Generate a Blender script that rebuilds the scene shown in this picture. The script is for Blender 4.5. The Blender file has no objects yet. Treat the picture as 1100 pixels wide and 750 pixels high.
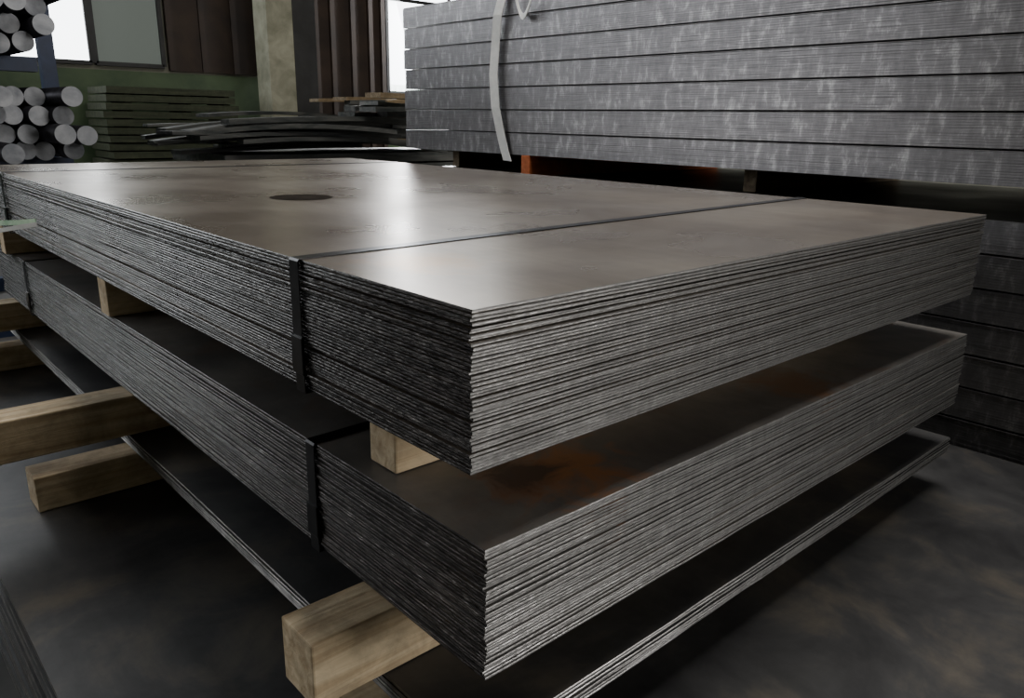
import bpy, bmesh, math, random
from mathutils import Vector, Matrix
random.seed(7)
D = bpy.data
scene = bpy.context.scene

# ------------------------------------------------------------------ materials
def newmat(name):
    m = D.materials.new(name); m.use_nodes = True
    nt = m.node_tree
    return m, nt, nt.nodes["Principled BSDF"]

def N(nt, typ, **kw):
    n = nt.nodes.new(typ)
    for k, v in kw.items():
        setattr(n, k, v)
    return n

def noise(nt, scale=(1,1,1), ns=5.0, detail=6, rough=0.55, dist=0.0):
    tc = N(nt, "ShaderNodeTexCoord"); mp = N(nt, "ShaderNodeMapping")
    mp.inputs["Scale"].default_value = scale
    nt.links.new(tc.outputs["Object"], mp.inputs["Vector"])
    n = N(nt, "ShaderNodeTexNoise")
    n.inputs["Scale"].default_value = ns; n.inputs["Detail"].default_value = detail
    n.inputs["Roughness"].default_value = rough; n.inputs["Distortion"].default_value = dist
    nt.links.new(mp.outputs[0], n.inputs["Vector"])
    return n.outputs["Fac"]

def ramp(nt, fac, stops):
    r = N(nt, "ShaderNodeValToRGB")
    el = r.color_ramp.elements
    while len(el) > 1: el.remove(el[-1])
    el[0].position = stops[0][0]; c = stops[0][1]
    el[0].color = (*c, 1) if not isinstance(c, float) else (c, c, c, 1)
    for p, c in stops[1:]:
        e = el.new(p); e.color = (*c, 1) if not isinstance(c, float) else (c, c, c, 1)
    nt.links.new(fac, r.inputs["Fac"])
    return r.outputs["Color"]

def mix(nt, a, b, fac, mode="MIX"):
    m = N(nt, "ShaderNodeMix", data_type='RGBA', blend_type=mode)
    if isinstance(fac, float): m.inputs["Factor"].default_value = fac
    else: nt.links.new(fac, m.inputs["Factor"])
    for s, v in ((m.inputs[6], a), (m.inputs[7], b)):
        if isinstance(v, tuple): s.default_value = (*v, 1)
        else: nt.links.new(v, s)
    return m.outputs[2]

def bump(nt, p, h, strength=0.3, dist=0.002):
    b = N(nt, "ShaderNodeBump"); b.inputs["Strength"].default_value = strength
    b.inputs["Distance"].default_value = dist
    nt.links.new(h, b.inputs["Height"]); nt.links.new(b.outputs[0], p.inputs["Normal"])

def stain(nt, col, pos, rad, tint, sc=14, amp=.85):
    """irregular rust stain around a point on the sheet"""
    tc = N(nt, "ShaderNodeTexCoord")
    d = N(nt, "ShaderNodeVectorMath", operation='DISTANCE')
    nt.links.new(tc.outputs["Object"], d.inputs[0]); d.inputs[1].default_value = pos
    n = noise(nt, (1,1,1), sc, 7, .65, 1.0)
    a = N(nt, "ShaderNodeMath", operation='MULTIPLY_ADD')
    nt.links.new(n, a.inputs[0]); a.inputs[1].default_value = rad*2.2
    nt.links.new(d.outputs["Value"], a.inputs[2])
    f = ramp(nt, a.outputs[0], [(rad*1.35, amp), (rad*1.6, amp*.5), (rad*1.9, 0.0)])
    return mix(nt, col, tint, f)

def m_plate(name, c0, c1, c2, rough=(0.28, 0.45), metal=0.75, rust=None, rustpos=(0.55, 0.7), ns=2.2, rns=3.1, stains=(), grain=.5):
    m, nt, p = newmat(name)
    a = noise(nt, (1, 1, 1), ns, 7, 0.65, 0.4)
    col = ramp(nt, a, [(0.3, c0), (0.5, c1), (0.72, c2)])
    b = noise(nt, (3, .35, 1), 9, 6, 0.7)
    col = mix(nt, col, ramp(nt, b, [(0.3, 0.6), (0.7, 1.0)]), grain, "MULTIPLY")
    if rust:
        r = noise(nt, (1, 1, 1), rns, 7, 0.65, 1.2)
        col = mix(nt, col, rust, ramp(nt, r, [(rustpos[0], 0.0), (rustpos[1], 0.6)]))
    for pos, rad, tint in stains:
        col = stain(nt, col, pos, rad, tint)
    nt.links.new(col, p.inputs["Base Color"])
    p.inputs["Metallic"].default_value = metal
    rr = noise(nt, (1, 1, 1), 3, 3, 0.5, 0.2)
    nt.links.new(ramp(nt, rr, [(0.3, rough[0]), (0.7, rough[1])]), p.inputs["Roughness"])
    return m

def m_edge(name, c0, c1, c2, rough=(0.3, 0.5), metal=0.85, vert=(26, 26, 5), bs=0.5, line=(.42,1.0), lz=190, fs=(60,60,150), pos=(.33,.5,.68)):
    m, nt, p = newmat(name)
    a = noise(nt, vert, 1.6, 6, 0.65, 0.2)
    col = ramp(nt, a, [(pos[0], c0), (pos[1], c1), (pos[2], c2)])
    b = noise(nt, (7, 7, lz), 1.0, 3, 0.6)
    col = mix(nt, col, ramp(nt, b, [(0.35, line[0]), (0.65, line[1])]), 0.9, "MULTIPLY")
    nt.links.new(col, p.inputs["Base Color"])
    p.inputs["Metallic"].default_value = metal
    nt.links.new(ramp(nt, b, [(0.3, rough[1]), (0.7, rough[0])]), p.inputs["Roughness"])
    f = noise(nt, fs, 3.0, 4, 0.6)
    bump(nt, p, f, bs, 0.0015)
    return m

def m_wood(name, c0, c1, axis='X'):
    m, nt, p = newmat(name)
    sc = (1.2, 22, 22) if axis == 'X' else (22, 1.2, 22)
    a = noise(nt, sc, 2.0, 6, 0.6, 0.8)
    col = ramp(nt, a, [(0.3, c0), (0.65, c1)])
    b = noise(nt, (1, 1, 1), 14, 6, 0.7, .5)
    col = mix(nt, col, ramp(nt, b, [(0.35, 0.5), (0.6, 1.0)]), 0.7, "MULTIPLY")
    nt.links.new(col, p.inputs["Base Color"])
    p.inputs["Roughness"].default_value = 0.8
    bump(nt, p, a, 0.6, 0.004)
    return m

def m_simple(name, c0, c1, rough=0.6, metal=0.0, ns=6, bs=0.2, sc=(1,1,1), spec=.5):
    m, nt, p = newmat(name)
    a = noise(nt, sc, ns, 7, 0.6, 0.3)
    nt.links.new(ramp(nt, a, [(0.35, c0), (0.68, c1)]), p.inputs["Base Color"])
    p.inputs["Roughness"].default_value = rough; p.inputs["Metallic"].default_value = metal
    p.inputs["Specular IOR Level"].default_value = spec
    bump(nt, p, a, bs, 0.004)
    return m

def m_emit(name, col, s):
    m, nt, p = newmat(name)
    p.inputs["Base Color"].default_value = (*col, 1)
    p.inputs["Emission Color"].default_value = (*col, 1)
    p.inputs["Emission Strength"].default_value = s
    return m

ZA = 1.1144
z2t = 1.3-.4688
M_top1 = m_plate("plate_top_warm", (.22,.175,.14), (.35,.30,.25), (.47,.425,.36), (.25,.34), .85, None, (0,1), 2.0, grain=.45,
                 stains=(((.12,.25,ZA), .12, (.38,.25,.13)), ((.3,2.0,ZA), .3, (.19,.15,.12))))
M_top2 = m_plate("plate_top_mill", (.085,.08,.08), (.15,.142,.135), (.25,.23,.205), (.38,.52), .35, (.15,.085,.055), (.54,.72), 4, 4.5,
                 stains=(((.23,.10,z2t), .15, (.30,.12,.035)), ((.19,.12,z2t), .085, (.035,.028,.03)), ((.85,.08,z2t), .12, (.18,.095,.05))))
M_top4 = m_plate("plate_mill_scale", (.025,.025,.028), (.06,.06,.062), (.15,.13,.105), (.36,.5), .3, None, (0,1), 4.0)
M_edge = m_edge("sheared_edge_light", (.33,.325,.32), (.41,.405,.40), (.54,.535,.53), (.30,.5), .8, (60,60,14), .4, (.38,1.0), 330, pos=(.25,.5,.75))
M_edged = m_edge("sheared_edge_shaded", (.018,.016,.015), (.042,.038,.035), (.36,.35,.34), (.14,.32), .9, (26,26,60), 1.0, (.3,1.0), 260, (22,22,140), (.42,.62,.80))  # same steel as the light edge; shade of the long sides put into the colour
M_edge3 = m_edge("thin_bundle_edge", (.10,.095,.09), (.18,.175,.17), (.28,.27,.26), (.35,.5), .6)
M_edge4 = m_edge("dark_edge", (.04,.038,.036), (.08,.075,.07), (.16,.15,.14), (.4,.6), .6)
M_pack = m_edge("pack_edge_blue_steel", (.18,.175,.185), (.235,.23,.24), (.70,.70,.70), (.34,.45), .6, (20, 20, 8.0), .08, (.68,1.0), 420, (40,40,90), (.35,.54,.86))
M_packtop = m_plate("pack_top", (.05,.05,.055), (.10,.10,.10), (.16,.15,.14))
M_band = m_simple("steel_band", (.010,.010,.011), (.024,.024,.026), .3, .9, 30, .05)
M_wood = m_wood("pine", (.38,.27,.15), (.66,.54,.36))
M_woodd = m_wood("pine_weathered", (.10,.075,.045), (.22,.17,.11))
M_orange = m_wood("orange_wood", (.45,.10,.03), (.62,.17,.05))
M_conc = m_simple("concrete_floor", (.05,.05,.048), (.11,.105,.10), .8, 0, 3)
M_green = m_simple("green_paint", (.04,.07,.03), (.08,.12,.055), .6, 0, 2.5)
M_plaster = m_simple("plaster", (.16,.16,.13), (.26,.25,.2), .85, 0, 2.5)
M_brown = m_simple("brown_panel", (.02,.012,.008), (.045,.027,.017), .7, 0, 3)
M_dark = m_simple("dark_frame", (.015,.015,.015), (.03,.03,.03), .6, 0, 5)
M_oil = m_simple("matt_oil_mark", (.018,.016,.014), (.035,.03,.027), 1.0, 0, 30, .1, (1,1,1), 0.0)
M_column = m_simple("column_plaster", (.20,.20,.14), (.38,.37,.28), .8, 0, 5)
M_bar = m_simple("round_bar_steel", (.025,.025,.03), (.06,.06,.07), .4, .8, 12)
M_barend = m_simple("sawn_bar_end", (.15,.16,.18), (.32,.33,.35), .5, .3, 9, .1)
M_navy = m_simple("navy_paint", (.01,.018,.045), (.02,.035,.08), .45, .2, 5)
M_white = m_simple("white_webbing", (.78,.79,.78), (.9,.9,.88), .8, 0, 30, .3)
M_greenstrap = m_simple("green_plastic", (.12,.35,.14), (.55,.75,.5), .35, 0, 14, .1)
M_scrap = m_simple("scrap_steel", (.035,.04,.04), (.13,.13,.12), .5, .4, 4, .3, (.6,6,6))
M_scrapw = m_wood("scrap_timber", (.16,.11,.06), (.34,.26,.15))
M_board = m_wood("board_green", (.035,.045,.024), (.075,.085,.048))
M_glow = m_emit("daylight_glass", (.93,.97,1.0), 7.0)
M_dimglass = m_emit("dusty_glass", (.12,.14,.125), .4)
M_ceil = m_simple("ceiling_panel", (.05,.05,.05), (.09,.09,.09), .9, 0, 3)

# ------------------------------------------------------------------ geometry
def link(name, bm, mats, smooth=False, bevel=0):
    me = D.meshes.new(name); bm.normal_update(); bm.to_mesh(me); bm.free()
    for m in mats: me.materials.append(m)
    ob = D.objects.new(name, me); scene.collection.objects.link(ob)
    if smooth:
        for p in me.polygons: p.use_smooth = True
    if bevel:
        b = ob.modifiers.new("bev", "BEVEL"); b.width = bevel; b.segments = 2; b.limit_method = 'ANGLE'
    return ob

def addbox(bm, x0, x1, y0, y1, z0, z1, mi=0, mat=None):
    vs = [bm.verts.new(v) for v in ((x0,y0,z0),(x1,y0,z0),(x1,y1,z0),(x0,y1,z0),(x0,y0,z1),(x1,y0,z1),(x1,y1,z1),(x0,y1,z1))]
    if mat is not None:
        for v in vs: v.co = mat @ v.co
    for f in ((3,2,1,0),(4,5,6,7),(0,1,5,4),(1,2,6,5),(2,3,7,6),(3,0,4,7)):
        fc = bm.faces.new([vs[i] for i in f]); fc.material_index = mi

def sheets(bm, x0, x1, y0, y1, z0, n, t, fill=.86, jit=.0012, wav=.0005, seg=26, extra=None, bulge=.0006):
    """pile of n rectangular sheets of pitch t; material 0 = face, 1 = short-side edge, 2 = long-side edge"""
    for i in range(n):
        za = z0 + i*t; th = t*random.uniform(fill-.06, min(fill+.06, .985)); zb = za + th
        if extra and i in extra: zb = za + t*0.5
        if i == n-1: zb = z0 + n*t
        dx = random.gauss(0, jit); dy = random.gauss(0, jit)
        X0, X1, Y0, Y1 = x0+dx, x1+dx, y0+dy, y1+dy
        pts = []
        def side(a, b, nx, ny, mi):
            w = 0
            for k in range(seg):
                u = k/seg
                w = .6*w + random.gauss(0, wav)
                ww = 0 if k == 0 else w
                pts.append((a[0]+(b[0]-a[0])*u + nx*ww, a[1]+(b[1]-a[1])*u + ny*ww, mi))
        side((X0,Y0),(X1,Y0),0,1,1); side((X1,Y0),(X1,Y1),1,0,2); side((X1,Y1),(X0,Y1),0,1,1); side((X0,Y1),(X0,Y0),1,0,2)
        def ring(z, off):
            r = []
            for p in pts:
                ox = -off if p[0] < X0+.01 else (off if p[0] > X1-.01 else 0)
                oy = -off if p[1] < Y0+.01 else (off if p[1] > Y1-.01 else 0)
                r.append(bm.verts.new((p[0]+ox, p[1]+oy, z)))
            return r
        h = zb-za
        rings = [ring(za, -bulge*.5), ring(za+h*.3, bulge), ring(za+h*.72, bulge), ring(zb, -bulge*.5)]
        f = bm.faces.new(rings[-1]); f.material_index = 0
        f = bm.faces.new(rings[0][::-1]); f.material_index = 0
        m = len(pts)
        for a, b in zip(rings[:-1], rings[1:]):
            for k in range(m):
                f = bm.faces.new((a[k], a[(k+1)%m], b[(k+1)%m], b[k])); f.material_index = pts[k][2]

def ribbon(name, pts, wdir, width, thick, mat, parent=None):
    bm = bmesh.new(); w = Vector(wdir).normalized()*width/2
    prev = None
    for p in pts:
        p = Vector(p); a = bm.verts.new(p-w); b = bm.verts.new(p+w)
        if prev: bm.faces.new((prev[0], prev[1], b, a))
        prev = (a, b)
    ob = link(name, bm, [mat])
    s = ob.modifiers.new("sol", "SOLIDIFY"); s.thickness = thick; s.offset = 0
    if parent: ob.parent = parent
    return ob

def empty(name, loc=(0,0,0)):
    e = D.objects.new(name, None); scene.collection.objects.link(e); e.location = loc; return e

L = 2.77
# --- upper bundle
root1 = empty("steel_sheet_stack")
bm = bmesh.new()
sheets(bm, 0, 1.5, 0, L, ZA-.1855, 42, .1855/42, .85, .0014, .0004, 30, extra=(37,))
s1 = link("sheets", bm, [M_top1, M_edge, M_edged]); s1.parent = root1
def band(root, x0, x1, ya, yb, z0, z1, name):
    e = .0045
    pts = [(x0-e, ya, z0-e), (x0-e, ya, z1-.002), (x0-e+.002, ya, z1+.001), ((x0+x1)/2, (ya+yb)/2, z1+.001), (x1+e-.002, yb, z1+.001), (x1+e, yb, z1-.002), (x1+e, yb, z0-e), (x0-e, ya, z0-e)]
    ribbon(name, pts, (0,1,0), .025, .0012, M_band, root)
    bm = bmesh.new()   # crimped seal
    addbox(bm, x0-.008, x0-.003, ya-.016, ya+.016, z0+(z1-z0)*.12, z0+(z1-z0)*.42)
    o = link(name+"_seal", bm, [M_band], bevel=.0015); o.parent = root
band(root1, 0, 1.5, .376, .446, ZA-.1855, ZA, "band_1")
band(root1, 0, 1.5, 2.34, 2.36, ZA-.1855, ZA, "band_2")
bm = bmesh.new()
bmesh.ops.create_circle(bm, cap_ends=True, segments=48, radius=.074, matrix=Matrix.Translation((.405,1.14,ZA+.0008)))
o = link("oil_mark", bm, [M_oil]); o.parent = root1

# --- middle bundle
root2 = empty("steel_sheet_stack")
z2b = z2t-.176
bm = bmesh.new()
sheets(bm, .021, 1.521, -.003, L, z2b, 40, .176/40, .85, .0014, .0004, 30)
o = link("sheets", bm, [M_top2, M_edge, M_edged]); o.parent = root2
band(root2, .021, 1.521, .403, .44, z2b, z2t, "band_1")
band(root2, .021, 1.521, 2.33, 2.34, z2b, z2t, "band_2")

# --- thin bundle
z3t = 1.3-.745; z3b = z3t-.042
root3 = empty("steel_sheet_stack")
bm = bmesh.new()
sheets(bm, .008, 1.56, .004, L, z3b, 9, .042/9, .88, .0018, .0005, 30)
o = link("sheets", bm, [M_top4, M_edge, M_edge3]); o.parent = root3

# --- wide bottom bundle
z4t = 1.3-.873
root4 = empty("steel_plate_stack")
bm = bmesh.new()
sheets(bm, -.325, 1.85, -1.3, 2.95, .1, 42, (z4t-.1)/42, .85, .003, .0005, 20)
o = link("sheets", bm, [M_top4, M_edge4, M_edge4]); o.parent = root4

# --- dunnage
def beam(x0, x1, y0, y1, z0, z1, mat=None):
    bm = bmesh.new(); addbox(bm, x0, x1, y0, y1, z0, z1)
    return link("wooden_beam", bm, [mat or M_wood], bevel=.003)
zt = ZA-.1855
for x0, y0, y1 in ((.052,.225,.29), (.012,1.38,1.445), (.0,2.5,2.57)):
    beam(x0, 1.49, y0, y1, z2t+.001, zt-.001)
for x0, y0, y1 in ((-.105,.19,.275), (-.42,1.30,1.39), (-.25,2.55,2.64)):
    beam(x0, 1.5, y0, y1, z3t+.001, z2b-.001)
for x0, y0, y1 in ((-.075,.18,.265), (-.21,1.285,1.375), (-.25,2.50,2.59)):
    beam(x0, 1.5, y0, y1, z4t+.001, z3b-.001)
for y in (-.9, .6, 2.4):
    beam(-.35, 1.9, y, y+.1, 0.001, .099, M_woodd)

# --- rear rack of sheet packs
def pack_pile(y0, y1, x0, x1, zb, n, name):
    root = empty(name)
    bm = bmesh.new()
    for k in range(n):
        dx = random.uniform(-.004, .004); z = zb + k*.1
        sheets(bm, x0+dx, x1+dx, y0+random.uniform(-.01,.01), y1+random.uniform(-.01,.01), z+.005, 12, .091/12, .97, .0002, .0001, 12, bulge=.0001)
        sheets(bm, x0+dx-.003, x1+dx, y0, y1, z+.0968, 1, .0026, .9, .0003, .0002, 12, bulge=.0002)
    o = link("packs", bm, [M_packtop, M_pack, M_pack]); o.parent = root
    return root
PX = 1.995
rp = pack_pile(-2.2, 3.0, PX, PX+1.5, 1.3-.156, 7, "sheet_pack_pile")
zl = 1.3-.246
pack_pile(-2.2, 2.9, PX+.01, PX+1.5, zl-.9, 9, "sheet_pack_pile")
for y in (-2, -1.0, 0, 1.0, 2.03, 2.8):
    o = y == 2.03
    beam(PX-.004 if o else PX+.2, PX+1.5, y, y+.055, zl+.001, 1.3-.156+.004, M_orange if o else M_woodd)
for y in (-2, 0, 1.2, 2.6):
    beam(PX+.03, PX+1.5, y, y+.1, .001, zl-.9+.004, M_woodd)

# webbing sling round the rear pile
ribbon("webbing_sling", [(PX+.7,2.2,1.86),(PX+.05,2.2,1.862),(PX-.02,2.2,1.85),(PX-.035,2.225,1.75),(PX-.025,2.25,1.62),(PX-.03,2.255,1.5),(PX-.03,2.24,1.36),(PX-.02,2.215,1.25),(PX-.015,2.19,1.17),(PX-.012,2.17,1.12)], (0,1,0.05), .055, .004, M_white)
pts=[]
for i in range(15):
    a = math.pi*i/14
    pts.append((PX-.03-.01*math.sin(a*2), 2.06-.055*math.cos(a)*1.0, 1.83-.10*math.sin(a)+ .0))
ribbon("webbing_loop", pts, (.3,.2,1), .03, .004, M_white)

# ------------------------------------------------------------------ room
def slab(name, x0,x1,y0,y1,z0,z1, mat):
    bm = bmesh.new(); addbox(bm, x0,x1,y0,y1,z0,z1); return link(name, bm, [mat])
XL, XR, YF, YB, ZC = -6.0, 10.0, -6.0, 8.4, 6.0
slab("floor", XL-.2, XR+.2, YF-.2, YB+.2, -.1, 0, M_conc)
slab("ceiling", XL-.2, XR+.2, YF-.2, YB+.2, ZC, ZC+.1, M_ceil)
slab("wall_left", XL-.2, XL, YF, YB, 0, ZC, M_plaster)
slab("wall_right", XR, XR+.2, YF, YB, 0, ZC, M_plaster)
slab("wall_front", XL, XR, YF-.2, YF, 0, ZC, M_plaster)
slab("wall_back", XL, XR, YB, YB+.2, 0, ZC, M_plaster)
slab("trim_1", XL, XR, YB-.03, YB, 0, 1.72, M_green)

def window(name, x0, x1, z0, z1, nx, nz, glass, y=YB, fr=M_dark):
    root = empty(name)
    bm = bmesh.new(); addbox(bm, x0, x1, y-.03, y-.002, z0, z1)
    o = link("glass", bm, [glass]); o.parent = root
    bm = bmesh.new()
    for i in range(nx+1):
        x = x0+(x1-x0)*i/nx; addbox(bm, x-.02, x+.02, y-.06, y-.002, z0, z1)
    for i in range(nz+1):
        z = z0+(z1-z0)*i/nz; addbox(bm, x0, x1, y-.06, y-.002, z-.02, z+.02)
    o = link("frame", bm, [fr]); o.parent = root
window("window_1", 1.2, 1.92, 1.78, 4.6, 1, 2, M_glow)
window("window_2", 1.96, 2.62, 1.78, 4.6, 1, 3, M_dimglass)
window("window_3", 5.42, 7.4, 1.62, 5.0, 2, 3, M_glow)
window("window_4", -4.5, 0.3, 2.2, 4.6, 5, 3, M_glow)
bm = bmesh.new()
addbox(bm, 2.68, 3.75, YB-.05, YB-.002, 1.74, 4.8)
for x in (2.7, 3.05, 3.4, 3.73): addbox(bm, x-.03, x+.03, YB-.08, YB-.05, 1.74, 4.8)
link("panel_door", bm, [M_brown])
bm = bmesh.new()
addbox(bm, 3.9, 5.36, YB-.05, YB-.002, 0, 4.8)
for x in (4.4,4.62,4.9,5.15,5.33): addbox(bm, x-.03, x+.03, YB-.1, YB-.05, 0, 4.8)
link("door_1", bm, [M_brown])
slab("concrete_column", 3.3, 3.58, 7.3, 7.6, 0, ZC, M_column)
bm = bmesh.new()
addbox(bm, 3.66, 3.92, 7.45, 7.47, 0, ZC); addbox(bm, 3.66, 3.92, 7.65, 7.67, 0, ZC); addbox(bm, 3.78, 3.80, 7.47, 7.65, 0, ZC)
link("steel_i_column", bm, [M_dark])
slab("steel_post", 1.16, 1.27, 6.95, 7.05, 0, ZC, M_navy)

# board stack in front of the green wall
bm = bmesh.new()
for i in range(21):
    z = i*.074
    addbox(bm, 1.75+random.uniform(-.03,.03), 3.0+random.uniform(-.03,.03), 7.5+random.uniform(-.02,.02), 8.1, z, z+.060)
    if i < 20:
        for x in (1.95, 2.5, 2.9): addbox(bm, x, x+.06, 7.56, 8.0, z+.060, z+.074)
link("timber_board_stack", bm, [M_board])

# scrap pile: long flat bars, bent strips and boards thrown over a base of plates
bm = bmesh.new()
addbox(bm, 1.5, 4.6, 4.6, 5.8, 0, .12)
for k in range(11):
    addbox(bm, 1.6+random.uniform(-.1,.1), 4.6+random.uniform(-.1,.1), 4.7+random.uniform(-.05,.05), 5.7, .12+k*.085, .12+k*.085+.07)
def strip(cx, cy, z, Ls, w, th, rz, ry, sag, mi):
    M = Matrix.Translation((cx,cy,z)) @ Matrix.Rotation(math.radians(rz),4,'Z') @ Matrix.Rotation(math.radians(ry),4,'Y')
    K = 8; prev = None
    for k in range(K+1):
        u = k/K*2-1; x = u*Ls/2; zz = sag*(1-u*u)
        r = [bm.verts.new(M @ Vector(c)) for c in ((x,-w/2,zz),(x,w/2,zz),(x,w/2,zz+th),(x,-w/2,zz+th))]
        if prev:
            for a in range(4):
                f = bm.faces.new((prev[a], r[a], r[(a+1)%4], prev[(a+1)%4])); f.material_index = mi
        else:
            f = bm.faces.new(r[::-1]); f.material_index = mi
        prev = r
    f = bm.faces.new(prev); f.material_index = mi
for i in range(24):
    strip(2.55+random.uniform(-.35,.35), 5.1+random.uniform(-.5,.4), 1.05+i*.009, random.uniform(1.4,2.2), random.uniform(.10,.26), random.uniform(.014,.035),
          random.gauss(0,6), random.gauss(0,1.4), random.uniform(0,.08), 0)
for i in range(30):
    strip(3.75+random.uniform(-.3,.3), 5.15+random.uniform(-.45,.4), 1.08+i*.0125, random.uniform(1.2,1.9), random.uniform(.10,.24), random.uniform(.02,.045),
          random.gauss(0,6), random.gauss(0,1.5), random.uniform(-.01,.03), 1 if random.random()<.5 else 0)
link("scrap_metal_pile", bm, [M_scrap, M_scrapw])

# round bars on a cantilever rack
root = empty("round_bar_bundle")
bm = bmesh.new()
def rbar(x, y, z, r):
    mt = Matrix.Translation((x, y+1.2, z)) @ Matrix.Rotation(math.radians(90),4,'X')
    g = bmesh.ops.create_cone(bm, cap_ends=True, segments=28, radius1=r, radius2=r, depth=2.4, matrix=mt)
    for v in g['verts']:
        for f in v.link_faces:
            if len(f.verts) > 4: f.material_index = 1
            else: f.smooth = True
r = .052
for tier, zb, rows in ((0, 1.04, (6,6,5,4)), (1, 1.60, (5,6,6,6,5))):
    for j, n in enumerate(rows):
        for i in range(n):
            sh = (j*.02 if tier == 0 else (.16,.14,.09,.02,.0)[j])
            x = .70 - i*2.1*r + (j%2)*r - sh
            rbar(x + random.uniform(-.01,.01), 4.35+random.uniform(-.22,.22), zb + r + j*1.8*r + random.uniform(-.008,.008), r)
o = link("bars", bm, [M_bar, M_barend]); o.parent = root
bm = bmesh.new()
for y in (4.75, 6.2):
    addbox(bm, -.6, .78, y, y+.1, .95, 1.04)
    addbox(bm, -.6, .66, y, y+.1, 1.52, 1.60)
    addbox(bm, -.6, -.5, y, y+.1, 0, 2.6)
    addbox(bm, -.6, .9, y, y+.1, 0, .1)
o = link("rack", bm, [M_navy]); o.parent = root

# green strapping offcuts hanging out between the bundles
ribbon("plastic_strap_offcut", [(-.16,2.02,1.0),(-.10,1.94,1.005),(-.06,1.86,1.012),(-.03,1.80,1.02)], (0,.3,1), .014, .002, M_greenstrap)
ribbon("plastic_strap_offcut", [(-.17,2.00,.97),(-.11,1.92,.985),(-.07,1.85,1.0),(-.03,1.795,1.012)], (0,.3,1), .012, .002, M_white)

# ------------------------------------------------------------------ lights
def area(name, loc, target, sx, sy, e, col=(1,1,1)):
    l = D.lights.new(name, 'AREA'); l.shape='RECTANGLE'; l.size=sx; l.size_y=sy; l.energy=e; l.color=col
    o = D.objects.new(name, l); scene.collection.objects.link(o); o.location = loc
    o.rotation_euler = (Vector(target)-Vector(loc)).to_track_quat('-Z','Y').to_euler()
    return o
area("window_light_back", (5.9,8.2,2.5), (1,1,1), 1.5, 1.8, 350, (.97,.98,1))
area("window_light_left", (-5.8,4.5,2.6), (1.5,1.5,1), 5, 2.6, 200, (.97,.98,1))
area("window_light_front_right", (3.6,-5.2,1.9), (.8,.5,.7), 4.0, 2.4, 360, (1,.97,.93))
area("ceiling_lamp", (2.0,0.6,5.7), (2.0,0.6,0), 2.5, 3, 280, (1,.96,.9))
w = D.worlds.new("World"); scene.world = w; w.use_nodes = True
w.node_tree.nodes["Background"].inputs[0].default_value = (.6,.65,.7,1)
w.node_tree.nodes["Background"].inputs[1].default_value = .2

# ------------------------------------------------------------------ camera
F = 835.0
dX = Vector((960,228,-F)).normalized()
dY = Vector((-788,260,-F)); dY = (dY - dX*dY.dot(dX)).normalized()
dZ = dX.cross(dY)
R = Matrix((dX, dY, dZ))
cam = D.cameras.new("camera"); co = D.objects.new("camera", cam); scene.collection.objects.link(co)
cam.sensor_fit = 'HORIZONTAL'; cam.sensor_width = 36; cam.lens = F/1100*36
cam.clip_start = .02
co.matrix_world = Matrix.Translation((-.4865,-.597,1.3)) @ R.to_4x4()
scene.camera = co
